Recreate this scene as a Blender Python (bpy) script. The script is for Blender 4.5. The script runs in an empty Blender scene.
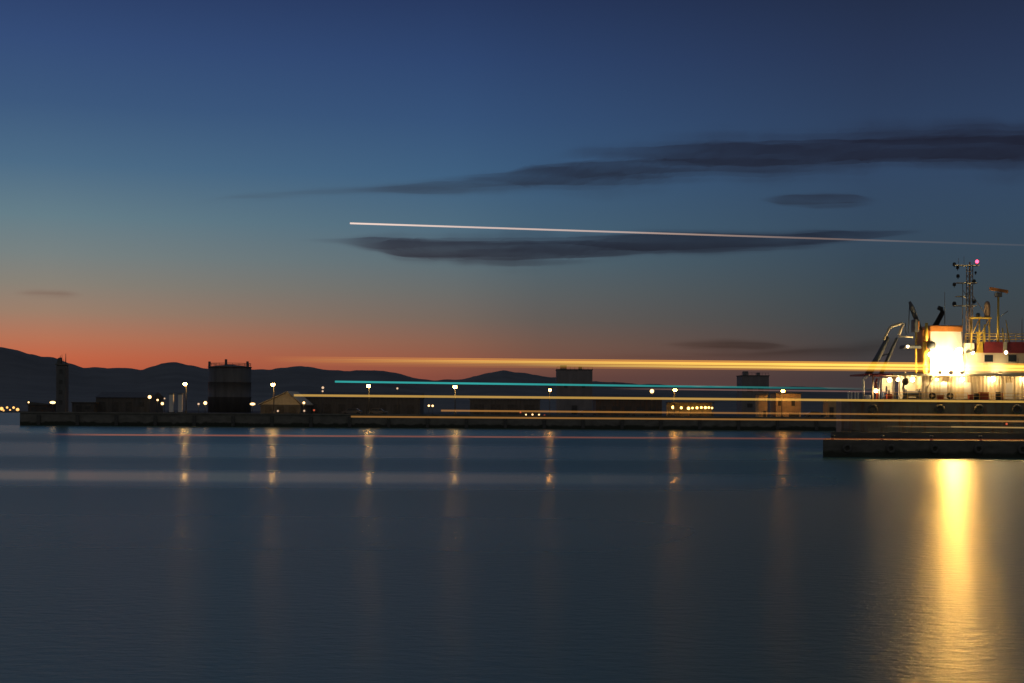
import bpy, math, random
from mathutils import Vector, noise as mnoise

random.seed(7)
sc = bpy.context.scene
COL = sc.collection
PI = math.pi

# ------------------------------------------------------------------ camera
FPX = 1422.2           # 50 mm lens on a 36 mm sensor, in pixels of a 1024 px frame
HZ = 405.0             # row of the horizon at the middle of the frame
CAMZ = 5.0             # the photographer stands on a quay, eye 5 m above the water
ROLL = math.radians(0.40)

cam_d = bpy.data.cameras.new('camera')
cam = bpy.data.objects.new('camera', cam_d)
COL.objects.link(cam)
cam.location = (0, 0, CAMZ)
cam.rotation_euler = (PI / 2, -ROLL, 0)
cam_d.lens = 50; cam_d.sensor_width = 36
cam_d.shift_y = (HZ - 341.5) / 1024.0
cam_d.clip_start = 0.5; cam_d.clip_end = 40000
sc.camera = cam

def P(x, y, Y):
    """Point at depth Y that the photograph shows at pixel (x, y)."""
    cx = (x - 512.0) / FPX; cy = (HZ - y) / FPX
    c, s = math.cos(ROLL), math.sin(ROLL)
    return Vector(((cx * c - cy * s) * Y, Y, CAMZ + (cx * s + cy * c) * Y))

# ------------------------------------------------------------------ helpers
def srgb(r, g, b):
    def f(v):
        v /= 255.0
        return v / 12.92 if v <= 0.04045 else ((v + 0.055) / 1.055) ** 2.4
    return (f(r), f(g), f(b), 1.0)

def N(nt, typ, **kw):
    n = nt.nodes.new(typ)
    for k, v in kw.items():
        setattr(n, k, v)
    return n

def mat(name, c, rough=0.6, metal=0.0, var=0.25, scale=2.0, stretch=(1, 1, 1), bump=0.0, rust=0.0):
    m = bpy.data.materials.new(name); m.use_nodes = True
    nt = m.node_tree; b = nt.nodes['Principled BSDF']
    b.inputs['Roughness'].default_value = rough
    b.inputs['Metallic'].default_value = metal
    tc = N(nt, 'ShaderNodeTexCoord'); mp = N(nt, 'ShaderNodeMapping')
    mp.inputs['Scale'].default_value = stretch
    nt.links.new(tc.outputs['Object'], mp.inputs['Vector'])
    nz = N(nt, 'ShaderNodeTexNoise'); nz.inputs['Scale'].default_value = scale
    nz.inputs['Detail'].default_value = 5
    nt.links.new(mp.outputs['Vector'], nz.inputs['Vector'])
    cr = N(nt, 'ShaderNodeValToRGB')
    cr.color_ramp.elements[0].position = 0.3; cr.color_ramp.elements[1].position = 0.7
    cr.color_ramp.elements[0].color = (c[0] * (1 - var), c[1] * (1 - var), c[2] * (1 - var), 1)
    cr.color_ramp.elements[1].color = (min(1, c[0] * (1 + var)), min(1, c[1] * (1 + var)), min(1, c[2] * (1 + var)), 1)
    nt.links.new(nz.outputs['Fac'], cr.inputs['Fac'])
    out = cr.outputs['Color']
    if rust > 0:
        n2 = N(nt, 'ShaderNodeTexNoise'); n2.inputs['Scale'].default_value = 1.3; n2.inputs['Detail'].default_value = 8
        mp2 = N(nt, 'ShaderNodeMapping'); mp2.inputs['Scale'].default_value = (1.6, 1.6, 0.35)
        nt.links.new(tc.outputs['Object'], mp2.inputs['Vector']); nt.links.new(mp2.outputs['Vector'], n2.inputs['Vector'])
        r2 = N(nt, 'ShaderNodeValToRGB'); r2.color_ramp.elements[0].position = 0.62 - 0.25 * rust; r2.color_ramp.elements[1].position = 0.75
        nt.links.new(n2.outputs['Fac'], r2.inputs['Fac'])
        mx = N(nt, 'ShaderNodeMix', data_type='RGBA')
        nt.links.new(r2.outputs['Color'], mx.inputs['Factor'])
        nt.links.new(out, mx.inputs['A']); mx.inputs['B'].default_value = (0.16, 0.07, 0.03, 1)
        out = mx.outputs['Result']
    nt.links.new(out, b.inputs['Base Color'])
    if bump:
        bp = N(nt, 'ShaderNodeBump'); bp.inputs['Strength'].default_value = bump
        nt.links.new(nz.outputs['Fac'], bp.inputs['Height']); nt.links.new(bp.outputs['Normal'], b.inputs['Normal'])
    return m

def tide(m, top=0.9):
    nt = m.node_tree; b = nt.nodes['Principled BSDF']; src = b.inputs['Base Color'].links[0].from_socket
    tc = N(nt, 'ShaderNodeTexCoord'); sx = N(nt, 'ShaderNodeSeparateXYZ'); nt.links.new(tc.outputs['Object'], sx.inputs[0])
    nz = N(nt, 'ShaderNodeTexNoise'); nz.inputs['Scale'].default_value = 0.7; nz.inputs['Detail'].default_value = 6
    nt.links.new(tc.outputs['Object'], nz.inputs['Vector'])
    ma = N(nt, 'ShaderNodeMath', operation='MULTIPLY_ADD'); ma.inputs[1].default_value = 1.2
    nt.links.new(nz.outputs['Fac'], ma.inputs[0]); nt.links.new(sx.outputs['Z'], ma.inputs[2])
    mr = N(nt, 'ShaderNodeMapRange'); mr.inputs['From Min'].default_value = top + .35; mr.inputs['From Max'].default_value = top + .65
    nt.links.new(ma.outputs[0], mr.inputs['Value'])
    mx = N(nt, 'ShaderNodeMix', data_type='RGBA'); mx.inputs['A'].default_value = (0.035, 0.04, 0.03, 1)
    nt.links.new(mr.outputs[0], mx.inputs['Factor']); nt.links.new(src, mx.inputs['B']); nt.links.new(mx.outputs['Result'], b.inputs['Base Color'])

def emit(name, c, s):
    m = bpy.data.materials.new(name); m.use_nodes = True
    nt = m.node_tree; nt.nodes.clear()
    o = N(nt, 'ShaderNodeOutputMaterial'); e = N(nt, 'ShaderNodeEmission')
    e.inputs['Color'].default_value = (c[0], c[1], c[2], 1); e.inputs['Strength'].default_value = s
    nt.links.new(e.outputs[0], o.inputs['Surface'])
    return m

class MB:
    """Collects shapes in world coordinates; build() links them as one mesh object."""
    def __init__(s): s.v = []; s.f = []; s.smooth = set()
    def add(s, vs, fs, smooth=False):
        o = len(s.v); s.v += [Vector(v) for v in vs]
        for f in fs:
            if smooth: s.smooth.add(len(s.f))
            s.f.append([i + o for i in f])
        return s
    def box(s, x0, x1, y0, y1, z0, z1):
        return s.add([(x0, y0, z0), (x1, y0, z0), (x1, y1, z0), (x0, y1, z0), (x0, y0, z1), (x1, y0, z1), (x1, y1, z1), (x0, y1, z1)],
                     [(0, 3, 2, 1), (4, 5, 6, 7), (0, 1, 5, 4), (1, 2, 6, 5), (2, 3, 7, 6), (3, 0, 4, 7)])
    def bevbox(s, x0, x1, y0, y1, z0, z1, b=0.04):
        # chamfered upright edges
        pr = [(x0 + b, y0), (x1 - b, y0), (x1, y0 + b), (x1, y1 - b), (x1 - b, y1), (x0 + b, y1), (x0, y1 - b), (x0, y0 + b)]
        ins = lambda k: [(min(max(px, x0 + k), x1 - k), min(max(py, y0 + k), y1 - k)) for px, py in pr]
        vs = [(px, py, z0) for px, py in pr] + [(px, py, z1 - b) for px, py in pr] + [(px, py, z1) for px, py in ins(b)]
        fs = [tuple(reversed(range(8)))]
        for l in (0, 8):
            fs += [(l + i, l + (i + 1) % 8, l + 8 + (i + 1) % 8, l + 8 + i) for i in range(8)]
        fs.append(tuple(range(16, 24)))
        return s.add(vs, fs)
    def tube(s, pts, r, n=8, caps=True):
        pts = [Vector(p) for p in pts]
        rr = r if isinstance(r, (list, tuple)) else [r] * len(pts)
        vs = []; fs = []
        for i, p in enumerate(pts):
            d = (pts[min(i + 1, len(pts) - 1)] - pts[max(i - 1, 0)]).normalized()
            up = Vector((0, 0, 1)) if abs(d.z) < 0.9 else Vector((0, 1, 0))
            a = d.cross(up).normalized(); b = a.cross(d).normalized()
            for k in range(n):
                t = 2 * PI * k / n
                vs.append(p + (a * math.cos(t) + b * math.sin(t)) * rr[i])
        for i in range(len(pts) - 1):
            for k in range(n):
                fs.append((i * n + k, i * n + (k + 1) % n, (i + 1) * n + (k + 1) % n, (i + 1) * n + k))
        s.add(vs, fs, True)
        if caps:
            o = len(s.v) - len(vs)
            s.f.append([o + k for k in reversed(range(n))]); s.f.append([o + (len(pts) - 1) * n + k for k in range(n)])
        return s
    def lathe(s, c, prof, n=20):
        """prof: list of (radius, z) turned about the upright through c."""
        vs = []; fs = []
        for r, z in prof:
            for k in range(n):
                t = 2 * PI * k / n
                vs.append((c[0] + r * math.cos(t), c[1] + r * math.sin(t), c[2] + z))
        for i in range(len(prof) - 1):
            for k in range(n):
                fs.append((i * n + k, i * n + (k + 1) % n, (i + 1) * n + (k + 1) % n, (i + 1) * n + k))
        fs.append(tuple(reversed(range(n)))); fs.append(tuple((len(prof) - 1) * n + k for k in range(n)))
        return s.add(vs, fs, n > 10)
    def ball(s, c, r, n=10, sz=1.0):
        m = 6
        return s.lathe(c, [(max(0.02, math.sin(PI * i / m)) * r, -math.cos(PI * i / m) * r * sz) for i in range(m + 1)], n)
    def prism(s, prof, axis, a0, a1):
        """prof: outline in (x,z) extruded along y, or in (y,z) extruded along x."""
        n = len(prof)
        mk = (lambda p, a: (p[0], a, p[1])) if axis == 'y' else (lambda p, a: (a, p[0], p[1]))
        vs = [mk(p, a0) for p in prof] + [mk(p, a1) for p in prof]
        fs = [tuple(range(n)), tuple(reversed(range(n, 2 * n)))] + [(i, i + n, (i + 1) % n + n, (i + 1) % n) for i in range(n)]
        return s.add(vs, fs)
    def torus(s, c, R, r, axis='y', n=18, k=8):
        vs = []; fs = []
        for i in range(n):
            a = 2 * PI * i / n
            for j in range(k):
                b = 2 * PI * j / k
                q = R + r * math.cos(b); h = r * math.sin(b)
                vs.append((c[0] + q * math.cos(a), c[1] + h, c[2] + q * math.sin(a)) if axis == 'y' else (c[0] + q * math.cos(a), c[1] + q * math.sin(a), c[2] + h))
        for i in range(n):
            for j in range(k):
                fs.append((i * k + j, i * k + (j + 1) % k, ((i + 1) % n) * k + (j + 1) % k, ((i + 1) % n) * k + j))
        return s.add(vs, fs, True)
    def build(s, name, m, parent=None, base=None, label=None):
        off = Vector((0, 0, 0))
        if parent is not None:
            off = WORLD[parent]
        elif base is not None:
            off = Vector(base)
        me = bpy.data.meshes.new(name)
        me.from_pydata([tuple(v - off) for v in s.v], [], s.f)
        me.polygons.foreach_set('use_smooth', [i in s.smooth for i in range(len(s.f))])
        import bmesh
        bm = bmesh.new(); bm.from_mesh(me); bmesh.ops.recalc_face_normals(bm, faces=bm.faces); bm.to_mesh(me); bm.free()
        o = bpy.data.objects.new(name, me); COL.objects.link(o)
        me.materials.append(m)
        if parent is not None:
            o.parent = parent; WORLD[o] = off
        else:
            o.location = off; WORLD[o] = off
        if label: o['label'] = label
        return o

WORLD = {}

def thing(name, label, cat, loc, group=None):
    o = bpy.data.objects.new(name, None); COL.objects.link(o)
    o.empty_display_size = 0.5
    o.location = loc; WORLD[o] = Vector(loc)
    o['label'] = label; o['category'] = cat
    if group: o['group'] = group
    return o

def tag(o, label, cat, group=None, kind=None):
    o['label'] = label; o['category'] = cat
    if group: o['group'] = group
    if kind: o['kind'] = kind
    return o

def structure(o, label, cat):
    o['kind'] = 'structure'; o['label'] = label; o['category'] = cat
    return o

def copy_tree(o, parent=None):
    c = o.copy(); COL.objects.link(c)
    if parent: c.parent = parent
    for ch in list(o.children):
        copy_tree(ch, c)
    return c

# ------------------------------------------------------------------ materials
M = {}
M['concrete'] = mat('quay_concrete', (0.165, 0.158, 0.14), 0.9, var=0.25, scale=0.6, stretch=(1, 1, 2))
M['jetty'] = mat('jetty_concrete', (0.105, 0.105, 0.095), 0.9, var=0.25, scale=0.8, stretch=(1, 1, 2))
tide(M['concrete']); tide(M['jetty'], 0.7)
M['asphalt'] = mat('quay_asphalt', (0.05, 0.05, 0.05), 0.9, var=0.3, scale=0.5)
M['steel'] = mat('dark_steel', (0.09, 0.095, 0.10), 0.55, var=0.2, scale=3)
M['post'] = mat('dark_post_paint', (0.10, 0.10, 0.10), 0.6, var=0.2, scale=4)
M['galv'] = mat('galvanised_steel', (0.33, 0.33, 0.32), 0.5, var=0.15, scale=4)
M['fender'] = mat('weathered_rubber', (0.08, 0.08, 0.075), 0.85, var=0.3, scale=3)
M['rubber'] = mat('black_rubber', (0.03, 0.03, 0.03), 0.8, var=0.3, scale=5)
M['shed'] = mat('shed_sheeting', (0.095, 0.095, 0.09), 0.7, var=0.25, scale=0.7, stretch=(3, 3, 0.5))
M['shed2'] = mat('rusty_sheeting', (0.095, 0.085, 0.075), 0.75, var=0.3, scale=0.7, stretch=(3, 3, 0.5), rust=0.5)
M['silo'] = mat('silo_concrete', (0.21, 0.20, 0.20), 0.85, var=0.2, scale=0.4, stretch=(1.5, 1.5, 0.5))
M['tank'] = mat('tank_paint', (0.105, 0.105, 0.103), 0.65, var=0.2, scale=0.5, stretch=(2, 2, 0.4))
M['roof'] = mat('pale_roof_sheeting', (0.48, 0.44, 0.33), 0.6, var=0.15, scale=0.8, stretch=(2, 0.4, 2))
M['plaster'] = mat('ochre_plaster', (0.50, 0.36, 0.20), 0.85, var=0.18, scale=1.2)
M['dark'] = mat('dark_opening', (0.06, 0.06, 0.058), 0.6, var=0.3, scale=2)
M['hill'] = mat('scrub_hillside', (0.135, 0.135, 0.13), 0.95, var=0.2, scale=0.006)
M['land'] = mat('flat_land', (0.09, 0.09, 0.085), 0.95, var=0.35, scale=0.05)
M['hull'] = mat('hull_paint', (0.18, 0.155, 0.125), 0.5, var=0.25, scale=0.8, stretch=(0.5, 1, 0.8), rust=0.5)
M['cream'] = mat('cream_paint', (0.62, 0.52, 0.36), 0.5, var=0.08, scale=1.5, stretch=(1, 1, 0.3), rust=0.12)
M['white'] = mat('white_paint', (0.78, 0.75, 0.68), 0.45, var=0.06, scale=1.5, stretch=(1, 1, 0.3))
M['orange'] = mat('orange_paint', (0.55, 0.20, 0.04), 0.5, var=0.12, scale=2)
M['yellow'] = mat('yellow_paint', (0.62, 0.40, 0.05), 0.5, var=0.1, scale=2)
M['red'] = mat('dark_red_paint', (0.26, 0.03, 0.035), 0.55, var=0.15, scale=2)
M['crate_red'] = mat('red_crate_paint', (0.36, 0.06, 0.03), 0.6, var=0.2, scale=3)
M['brown'] = mat('brown_mast_paint', (0.30, 0.20, 0.12), 0.6, var=0.2, scale=3)
M['deck'] = mat('deck_paint', (0.14, 0.11, 0.08), 0.7, var=0.25, scale=2, rust=0.3)
M['blue'] = mat('blue_drum_paint', (0.05, 0.09, 0.2), 0.5, var=0.15, scale=3)
M['glass'] = mat('dark_window_glass', (0.02, 0.025, 0.03), 0.08, var=0.1, scale=1)
M['car'] = mat('car_paint', (0.12, 0.115, 0.11), 0.3, var=0.05, scale=1)

WARM = (1.0, 0.62, 0.26)
M['lamp'] = emit('lamp_glow', (1.0, 0.53, 0.13), 95)
M['lamp_orange'] = emit('lamp_glow_orange', (1.0, 0.42, 0.06), 100)
M['lamp_small'] = emit('small_lamp_glow', (1.0, 0.60, 0.24), 4)
M['lamp_dim'] = emit('dim_lamp_glow', (1.0, 0.66, 0.42), 0.9)
M['lamp_red'] = emit('red_lamp_glow', (1.0, 0.16, 0.07), 0.6)
M['lamp_row'] = emit('row_lamp_glow', (1.0, 0.58, 0.14), 6)
M['flood'] = emit('floodlight_glow', (1.0, 0.53, 0.11), 2100)
M['deck_lamp'] = emit('deck_lamp_glow', (1.0, 0.68, 0.30), 75)
M['bridge_lamp'] = emit('bridge_lamp_glow', (1.0, 0.78, 0.42), 420)
M['work'] = emit('work_lamp_glow', (1.0, 0.74, 0.36), 1000)
M['mast_lamp'] = emit('mast_light_glow', (1.0, 0.05, 0.12), 6)
M['town'] = emit('town_light_glow', (1.0, 0.50, 0.14), 1.8)

# ------------------------------------------------------------------ sky
def build_world():
    w = bpy.data.worlds.new('World'); sc.world = w; w.use_nodes = True
    nt = w.node_tree; nt.nodes.clear()
    out = N(nt, 'ShaderNodeOutputWorld')
    sky = N(nt, 'ShaderNodeTexSky'); sky.sky_type = 'NISHITA'; sky.sun_disc = False
    sky.sun_elevation = math.radians(-6.0); sky.sun_rotation = math.radians(-28)
    bg1 = N(nt, 'ShaderNodeBackground'); bg1.inputs['Strength'].default_value = 0.05
    nt.links.new(sky.outputs[0], bg1.inputs['Color'])
    tc = N(nt, 'ShaderNodeTexCoord'); sx = N(nt, 'ShaderNodeSeparateXYZ')
    nt.links.new(tc.outputs['Generated'], sx.inputs[0])
    el = N(nt, 'ShaderNodeMapRange'); el.inputs['From Min'].default_value = 0; el.inputs['From Max'].default_value = 0.5
    nt.links.new(sx.outputs['Z'], el.inputs['Value'])
    # dusk colour by height above the horizon, for three compass directions
    rows = [0.019, 0.030, 0.043, 0.060, 0.079, 0.099, 0.124, 0.158, 0.197, 0.236, 0.276, 0.50]
    left = [(190, 90, 62), (194, 101, 70), (182, 115, 87), (156, 126, 106), (136, 129, 118), (119, 129, 129), (100, 125, 136),
            (76, 107, 134), (60, 88, 125), (52, 76, 119), (43, 62, 103), (40, 60, 86)]
    mid = [(110, 70, 62), (132, 84, 67), (124, 91, 77), (106, 96, 90), (96, 101, 102), (84, 104, 114), (72, 101, 122),
           (60, 93, 126), (52, 80, 119), (45, 68, 109), (38, 55, 93), (38, 58, 84)]
    right = [(66, 58, 59), (68, 62, 62), (66, 65, 66), (62, 69, 73), (59, 71, 79), (56, 72, 86), (53, 73, 94),
             (50, 71, 99), (45, 63, 93), (40, 54, 84), (34, 45, 71), (34, 52, 74)]
    ramps = []
    for cols in (left, mid, right):
        r = N(nt, 'ShaderNodeValToRGB'); cr = r.color_ramp; cr.interpolation = 'LINEAR'
        while len(cr.elements) < len(rows): cr.elements.new(0.5)
        for e, p, c in zip(sorted(cr.elements, key=lambda q: q.position), rows, cols):
            pass
        for i, (p, c) in enumerate(zip(rows, cols)):
            cr.elements[i].position = p / 0.5
            cr.elements[i].color = srgb(*c)
        nt.links.new(el.outputs[0], r.inputs['Fac']); ramps.append(r)
    def mr(src, a, b, c=0.0, d=1.0):
        n = N(nt, 'ShaderNodeMapRange'); n.interpolation_type = 'LINEAR'
        n.inputs['From Min'].default_value = a; n.inputs['From Max'].default_value = b
        n.inputs['To Min'].default_value = c; n.inputs['To Max'].default_value = d
        nt.links.new(src, n.inputs['Value']); return n.outputs[0]
    def mix(f, a, b):
        n = N(nt, 'ShaderNodeMix', data_type='RGBA')
        nt.links.new(f, n.inputs['Factor']); nt.links.new(a, n.inputs['A']); nt.links.new(b, n.inputs['B'])
        return n.outputs['Result']
    c1 = mix(mr(sx.outputs['X'], -0.31, 0.02), ramps[0].outputs[0], ramps[1].outputs[0])
    c2 = mix(mr(sx.outputs['X'], -0.04, 0.24), c1, ramps[2].outputs[0])
    # neutral glow added to the sky behind the camera, fill for dark surfaces
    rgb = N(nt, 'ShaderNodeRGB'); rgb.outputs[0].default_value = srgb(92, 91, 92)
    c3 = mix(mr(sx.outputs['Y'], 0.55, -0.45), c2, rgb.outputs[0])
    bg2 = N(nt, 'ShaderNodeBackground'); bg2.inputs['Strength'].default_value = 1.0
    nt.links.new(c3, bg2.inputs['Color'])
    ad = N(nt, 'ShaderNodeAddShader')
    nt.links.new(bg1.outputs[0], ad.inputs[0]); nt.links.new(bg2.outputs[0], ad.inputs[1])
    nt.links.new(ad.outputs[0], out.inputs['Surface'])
build_world()

sun_d = bpy.data.lights.new('sun', 'SUN'); sun_d.energy = 0.006; sun_d.angle = math.radians(6); sun_d.color = (1, 0.55, 0.35)
sun = bpy.data.objects.new('sun', sun_d); COL.objects.link(sun)
sun.rotation_euler = Vector((0.47, -0.88, -0.03)).to_track_quat('-Z', 'Y').to_euler()
sun.location = (0, 0, 60)

# ------------------------------------------------------------------ water
def build_water():
    mb = MB()
    xs = [-6000, -1500, -500, -150, 150, 500, 1500, 6000]; ys = [-60, 0, 40, 80, 120, 180, 300, 700, 9000]
    vs = [(x, y, 0) for y in ys for x in xs]; n = len(xs)
    fs = [(j * n + i, j * n + i + 1, (j + 1) * n + i + 1, (j + 1) * n + i) for j in range(len(ys) - 1) for i in range(n - 1)]
    mb.add(vs, fs)
    m = bpy.data.materials.new('harbour_water'); m.use_nodes = True
    nt = m.node_tree; b = nt.nodes['Principled BSDF']
    b.inputs['Base Color'].default_value = (0.062, 0.150, 0.125, 1)
    b.inputs['IOR'].default_value = 1.33
    tc = N(nt, 'ShaderNodeTexCoord'); sx = N(nt, 'ShaderNodeSeparateXYZ')
    nt.links.new(tc.outputs['Object'], sx.inputs[0])
    # slick and ruffled lanes lie across the harbour: roughness follows the distance from the near quay
    wob = N(nt, 'ShaderNodeTexNoise'); wob.inputs['Scale'].default_value = 0.02; wob.inputs['Detail'].default_value = 2
    mpw = N(nt, 'ShaderNodeMapping'); mpw.inputs['Scale'].default_value = (0.5, 1, 1)
    nt.links.new(tc.outputs['Object'], mpw.inputs['Vector']); nt.links.new(mpw.outputs['Vector'], wob.inputs['Vector'])
    ma = N(nt, 'ShaderNodeMath', operation='MULTIPLY_ADD'); ma.inputs[1].default_value = 6.0
    nt.links.new(wob.outputs['Fac'], ma.inputs[0]); nt.links.new(sx.outputs['Y'], ma.inputs[2])
    lane = N(nt, 'ShaderNodeMapRange'); lane.inputs['From Min'].default_value = 0; lane.inputs['From Max'].default_value = 400
    nt.links.new(ma.outputs[0], lane.inputs['Value'])
    def ramp(pts):
        r = N(nt, 'ShaderNodeValToRGB'); cr = r.color_ramp; cr.interpolation = 'EASE'
        while len(cr.elements) < len(pts): cr.elements.new(0.5)
        for i, (d, v) in enumerate(pts):
            cr.elements[i].position = d / 400.0; cr.elements[i].color = (v, v, v, 1)
        nt.links.new(lane.outputs[0], r.inputs['Fac']); return r
    # (distance, roughness)
    rr = ramp([(0, 0.285), (40, 0.28), (60, 0.27), (82, 0.29), (91, 0.26), (96.5, 0.18), (102, 0.18), (111, 0.29), (124, 0.31), (142, 0.25), (166, 0.25), (190, 0.31), (215, 0.30), (240, 0.26), (296, 0.25), (312, 0.34)])
    # the slick lane peters out towards the ship
    fx = N(nt, 'ShaderNodeMapRange'); fx.inputs['From Min'].default_value = 0.06; fx.inputs['From Max'].default_value = 0.24
    dv = N(nt, 'ShaderNodeMath', operation='DIVIDE'); nt.links.new(sx.outputs['X'], dv.inputs[0]); nt.links.new(sx.outputs['Y'], dv.inputs[1])
    nt.links.new(dv.outputs[0], fx.inputs['Value'])
    fy = N(nt, 'ShaderNodeMapRange'); fy.inputs['From Min'].default_value = 165; fy.inputs['From Max'].default_value = 120
    nt.links.new(sx.outputs['Y'], fy.inputs['Value'])
    fm = N(nt, 'ShaderNodeMath', operation='MULTIPLY'); nt.links.new(fx.outputs[0], fm.inputs[0]); nt.links.new(fy.outputs[0], fm.inputs[1])
    def even(src, v):
        n = N(nt, 'ShaderNodeMix', data_type='FLOAT'); n.inputs['B'].default_value = v
        nt.links.new(fm.outputs[0], n.inputs['Factor']); nt.links.new(src, n.inputs['A']); return n.outputs['Result']
    nt.links.new(even(rr.outputs['Color'], 0.28), b.inputs['Roughness'])
    # wavelets
    mp = N(nt, 'ShaderNodeMapping'); mp.inputs['Scale'].default_value = (0.75, 1.3, 1)
    ar = ramp([(0, 0.46), (60, 0.5), (200, 0.50), (245, 0.12), (400, 0.1)]); nt.links.new(ar.outputs['Color'], b.inputs['Anisotropic'])
    tv = N(nt, 'ShaderNodeCombineXYZ'); tv.inputs['Y'].default_value = 1.0
    nt.links.new(tv.outputs[0], b.inputs['Tangent'])
    nt.links.new(tc.outputs['Object'], mp.inputs['Vector'])
    nz = N(nt, 'ShaderNodeTexNoise'); nz.inputs['Scale'].default_value = 2.2; nz.inputs['Detail'].default_value = 6; nz.inputs['Roughness'].default_value = 0.62
    nt.links.new(mp.outputs['Vector'], nz.inputs['Vector'])
    bs = ramp([(0, 0.2), (26, 0.25), (38, 0.5), (55, 0.8), (84, 0.9), (92, 0.2), (95, 0.03), (103, 0.03), (109, 0.3), (120, 0.3), (150, 0.08), (300, 0.02)])
    bp = N(nt, 'ShaderNodeBump'); bp.inputs['Distance'].default_value = 0.085
    nt.links.new(even(bs.outputs['Color'], 0.6), bp.inputs['Strength'])
    nt.links.new(nz.outputs['Fac'], bp.inputs['Height']); nt.links.new(bp.outputs['Normal'], b.inputs['Normal'])
    o = mb.build('water', m)
    structure(o, 'dark blue harbour water at dusk with long light reflections', 'water')
build_water()

# ------------------------------------------------------------------ hills and far shore
def interp(tab, x):
    if x <= tab[0][0]: return tab[0][1:]
    for a, b in zip(tab, tab[1:]):
        if x <= b[0]:
            t = (x - a[0]) / (b[0] - a[0])
            t2 = t * t * (3 - 2 * t) * 0.5 + t * 0.5
            return tuple(p + (q - p) * t2 for p, q in zip(a[1:], b[1:]))
    return tab[-1][1:]

RIDGE = [(-300, 352), (-120, 340), (-40, 343), (0, 347), (14, 349), (30, 354), (41, 357), (52, 357), (62, 361), (70, 364), (84, 368), (95, 366.5), (108, 368),
         (120, 367.5), (130, 368), (141, 370), (152, 366), (163, 363), (176, 362), (190, 364.5), (205, 368), (225, 370), (250, 370), (268, 370.5),
         (282, 367.5), (296, 366), (308, 367), (322, 369.5), (345, 371), (362, 369.5), (380, 371), (400, 374), (420, 379), (440, 380), (458, 379.5),
         (475, 376), (490, 372.5), (503, 370.5), (518, 373), (536, 375), (556, 377.5), (590, 381), (640, 384), (700, 386.5), (780, 387), (860, 389), (1024, 391), (1300, 388)]

def build_hills():
    mb = MB()
    xs = [-280 + 3 * i for i in range(522)]
    deps = [640, 900, 1500, 2400, 3200, 3700, 4100, 4400, 4650, 4850, 5000, 5200, 5600, 6400]
    frac = [0.004, 0.006, 0.012, 0.03, 0.10, 0.22, 0.42, 0.60, 0.78, 0.92, 1.0, 0.86, 0.55, 0.2]
    vs = []
    for Y, f in zip(deps, frac):
        for x in xs:
            zr = P(x, interp(RIDGE, x)[0], 5000).z
            X = (x - 512) / FPX * Y
            nz = mnoise.fractal(Vector((X / 500.0, Y / 500.0, 1.3)), 1.0, 2.0, 4)
            z = zr * f + nz * 2 * f * (1 - 0.93 * (Y == 5000)) + (mnoise.fractal(Vector((X / 70.0, 3.7, 0)), 1.0, 2.0, 4) * 4.5 if Y == 5000 else 0)
            if Y != 5000: z = min(z, CAMZ + (zr - CAMZ) * Y / 5000 - 4 if Y > 5000 else CAMZ + (zr - CAMZ) * Y / 5000 * 0.96)
            vs.append((X, Y, max(0.6, z)))
    n = len(xs)
    fs = [(j * n + i, j * n + i + 1, (j + 1) * n + i + 1, (j + 1) * n + i) for j in range(len(deps) - 1) for i in range(n - 1)]
    mb.add(vs, fs, True)
    # shore edge down into the water
    mb.add([(vs[i][0], 640, 0.6) for i in range(n)] + [(vs[i][0], 630, -1) for i in range(n)], [(i, i + 1, n + i + 1, n + i) for i in range(n - 1)])
    o = mb.build('hills', M['hill'])
    structure(o, 'low dark hills along the far side of the harbour', 'hills')
build_hills()

# ------------------------------------------------------------------ clouds
def cloud_mat(name, dens, col):
    m = bpy.data.materials.new(name); m.use_nodes = True
    nt = m.node_tree; nt.nodes.clear()
    o = N(nt, 'ShaderNodeOutputMaterial'); a = N(nt, 'ShaderNodeVolumeAbsorption')
    a.inputs['Density'].default_value = dens; a.inputs['Color'].default_value = (*col, 1)
    nt.links.new(a.outputs[0], o.inputs['Volume'])
    return m
M['cloud'] = cloud_mat('dusk_cloud', 0.0024, (0.46, 0.13, 0.09))
M['cloud_mid'] = cloud_mat('mid_dusk_cloud', 0.0024, (0.26, 0.07, 0.16))
M['cloud_low'] = cloud_mat('low_dusk_cloud', 0.0011, (0.25, 0.12, 0.08))

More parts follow.
